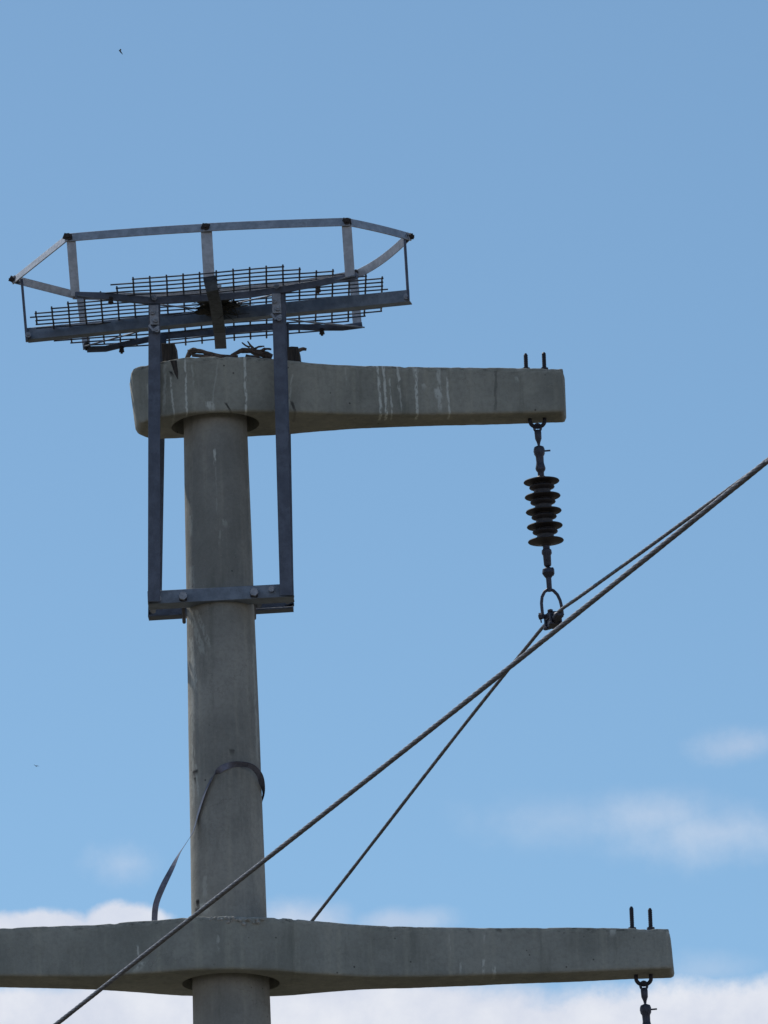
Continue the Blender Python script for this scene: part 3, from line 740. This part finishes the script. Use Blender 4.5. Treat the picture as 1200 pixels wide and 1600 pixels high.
stick([[(361, 555, -.1, .006), (375, 549, -.1, .010), (390, 548, -.1, .015), (408, 552, -.1, .017), (425, 558, -.1, .013)],
       [(396, 546, -.1, .008), (391, 539, -.1, .005), (387, 533, -.1, .003)], [(390, 542, -.1, .005), (384, 540, -.1, .004), (378, 535, -.1, .0025)],
       [(396, 546, -.1, .006), (404, 542, -.1, .005), (413, 541, -.1, .003)], [(405, 549, -.1, .010), (414, 545, -.12, .007), (424, 546, -.12, .004)], [(385, 556, -.12, .009), (403, 560, -.12, .011), (424, 563, -.12, .008)]],
      'forked brown branch with upturned twigs lying beside the right post')
stick([[(458, 549, 0, .009), (467, 547, 0, .009), (474, 545.5, 0, .0085), (478.5, 546, 0, .007)]], 'stubby broken stick poking out behind the dark wooden block', cat='stick')
def block(corners, y0, y1, name, label, tail=None):
    m = MB(); r0_ = [F(x, y, y0) for x, y in corners]; r1_ = [p + VY*(y1-y0) + VX*.01 for p in r0_]
    m.ring_loft([r0_, r1_])
    o = m.build(name, M['block'], None, bevel=.003, origin=r0_[0])
    if tail:
        m = MB(); m.ring_loft([[F(x, y, tail[1]) for x, y in tail[0]], [F(x, y, tail[1])+VY*.012 for x, y in tail[0]]]); m.build('splinter', M['block'], o)
    return tag(o, label, 'wood block')
block([(446, 566), (443.5, 543), (455, 541), (466, 541.5), (469, 565)], -.1, .03, 'wood_block', 'dark wooden block on the crossarm beside the right post')
block([(254, 566), (252, 536), (262, 537), (273, 536.5), (276, 566)], -.12, -.02, 'wood_block', 'dark wooden scrap behind the left post with a splinter hanging down', ([(266, 563), (276, 563), (278, 580), (278, 593), (273, 584)], -.212))

# ------------------------------------------------------------------ loose steel strap
def on_pole(px, py, off=.006, back=False):
    y = -.14
    for _ in range(6):
        p = at(px, py, y); R = PR(p.z)+off; y = -sqrt(max(1e-6, R*R-p.x*p.x)) if abs(p.x) < R else -.02
        if back: y = abs(y)
    return at(px, py, y)
sp_pts = [((243, 1452), -.10, 9, 0), ((241.5, 1436), -.10, 9, 1), ((244, 1412), -.11, 9, -2), ((254, 1386), -.12, 8.5, -4), ((268, 1358), -.13, 7.5, -4), ((280, 1334), -.14, 4.5, -2.5), ((291, 1317), -.14, 2.5, -1),
          ((301, 1301), -.12, 1.8, 0), ((308, 1279), None, 2.2, 0), ((315, 1256), None, 2.6, -1), ((324, 1231), None, 3.2, -2), ((333, 1214), None, 5, -5), ((344, 1202.5), None, 5, -8), ((356, 1196.5), None, 3.5, -9),
          ((370, 1194), None, .5, -7.5), ((386, 1195), -.155, -1.5, -6), ((398, 1201), -.135, 4, -5), ((406.5, 1213), -.10, 7, -3.5), ((409.5, 1229), -.05, 8, 0), ((408.5, 1243), 0.0, 6, 1), ((404, 1256), .05, 3.5, 1), ((396, 1268), .12, 2, 1), ((380, 1280), .165, 2, 1), ((350, 1290), .17, 2, 1)]
P = []; Wd = []
for (px, py), y, wx, wy in sp_pts:
    p = on_pole(px, py) if y is None else at(px, py, y)
    ax_, az_ = wx/378, -wy/365; rest = sqrt(max(0, .026**2-ax_**2-az_**2))
    P.append(p); Wd.append(Vector((ax_, -rest, az_)) if y is None or px > 380 else Vector((ax_, -rest, az_)))
def densify(L):
    Q = [L[0]*2-L[1]] + L + [L[-1]*2-L[-2]]; out = []
    for i in range(1, len(Q)-2):
        a, b, c, d = Q[i-1:i+3]
        for k in range(6):
            t = k/6; out.append(.5*((2*b)+(c-a)*t+(2*a-5*b+4*c-d)*t*t+(3*b-a-3*c+d)*t**3))
    return out + [L[-1]]
P = densify(P); Wd = densify(Wd)
m = MB(); rings = []
for i, p in enumerate(P):
    d = (P[min(i+1, len(P)-1)]-P[max(i-1, 0)]).normalized(); w = Wd[i]; w = (w-d*w.dot(d)); w = w.normalized()*.013; c = d.cross(w).normalized()*.0008
    # keep the inner edge outside the shaft
    q = p - VY*0
    ring = [q-w-c, q+w-c, q+w+c, q-w+c]
    for v in ring:
        R = PR(v.z)+.002; rr = sqrt(v.x**2+v.y**2)
        if rr < R: v.x *= R/rr; v.y *= R/rr
    rings.append(ring)
m.ring_loft(rings); o = m.build('metal_strap', M['strap'], None, origin=at(242, 1437, -.1), sharp=50)
tag(o, 'loose curling metal strap looped round the pole above the lower crossarm', 'metal strap')

# ------------------------------------------------------------------ distant birds
def bird(px, py, dist, label, yaw, bank, size=1.0):
    loc = CAM + ray(px, py)*dist
    me = bpy.data.meshes.new('bird'); bm = bmesh.new(); ly = bm.verts.layers.skin.verify()
    pts = [((0, .11, .01), .012, .010), ((0, .08, .01), .024, .022), ((0, .0, 0), .036, .034), ((0, -.09, .0), .02, .014), ((0, -.17, .0), .03, .006),
           ((.07, .03, .02), .045, .012), ((.18, .02, .06), .04, .008), ((.32, -.06, .05), .012, .004), ((-.07, .03, .02), .045, .012), ((-.18, .02, .06), .04, .008), ((-.32, -.06, .05), .012, .004)]
    vs = []
    for co, a, b in pts: v = bm.verts.new(co); v[ly].radius = (a*size, b*size); v.co *= size; vs.append(v)
    vs[2][ly].use_root = True
    for a, b in ((0, 1), (1, 2), (2, 3), (3, 4), (2, 5), (5, 6), (6, 7), (2, 8), (8, 9), (9, 10)): bm.edges.new((vs[a], vs[b]))
    bm.to_mesh(me); bm.free(); me.materials.append(M['feather'])
    o = bpy.data.objects.new('bird', me); COL.objects.link(o); o.location = loc; o.rotation_euler = (bank, 0, yaw)
    o.modifiers.new('skin', 'SKIN'); sb = o.modifiers.new('sub', 'SUBSURF'); sb.levels = 1; sb.render_levels = 1
    return tag(o, label, 'bird', 'tiny birds far off in the sky')
bird(188, 81, 900, 'tiny dark bird high in the upper left sky', 1.5, .9, 2.5)
bird(56, 1197, 1150, 'tiny dark bird low in the sky near the left edge', .9, .5, 1.9)
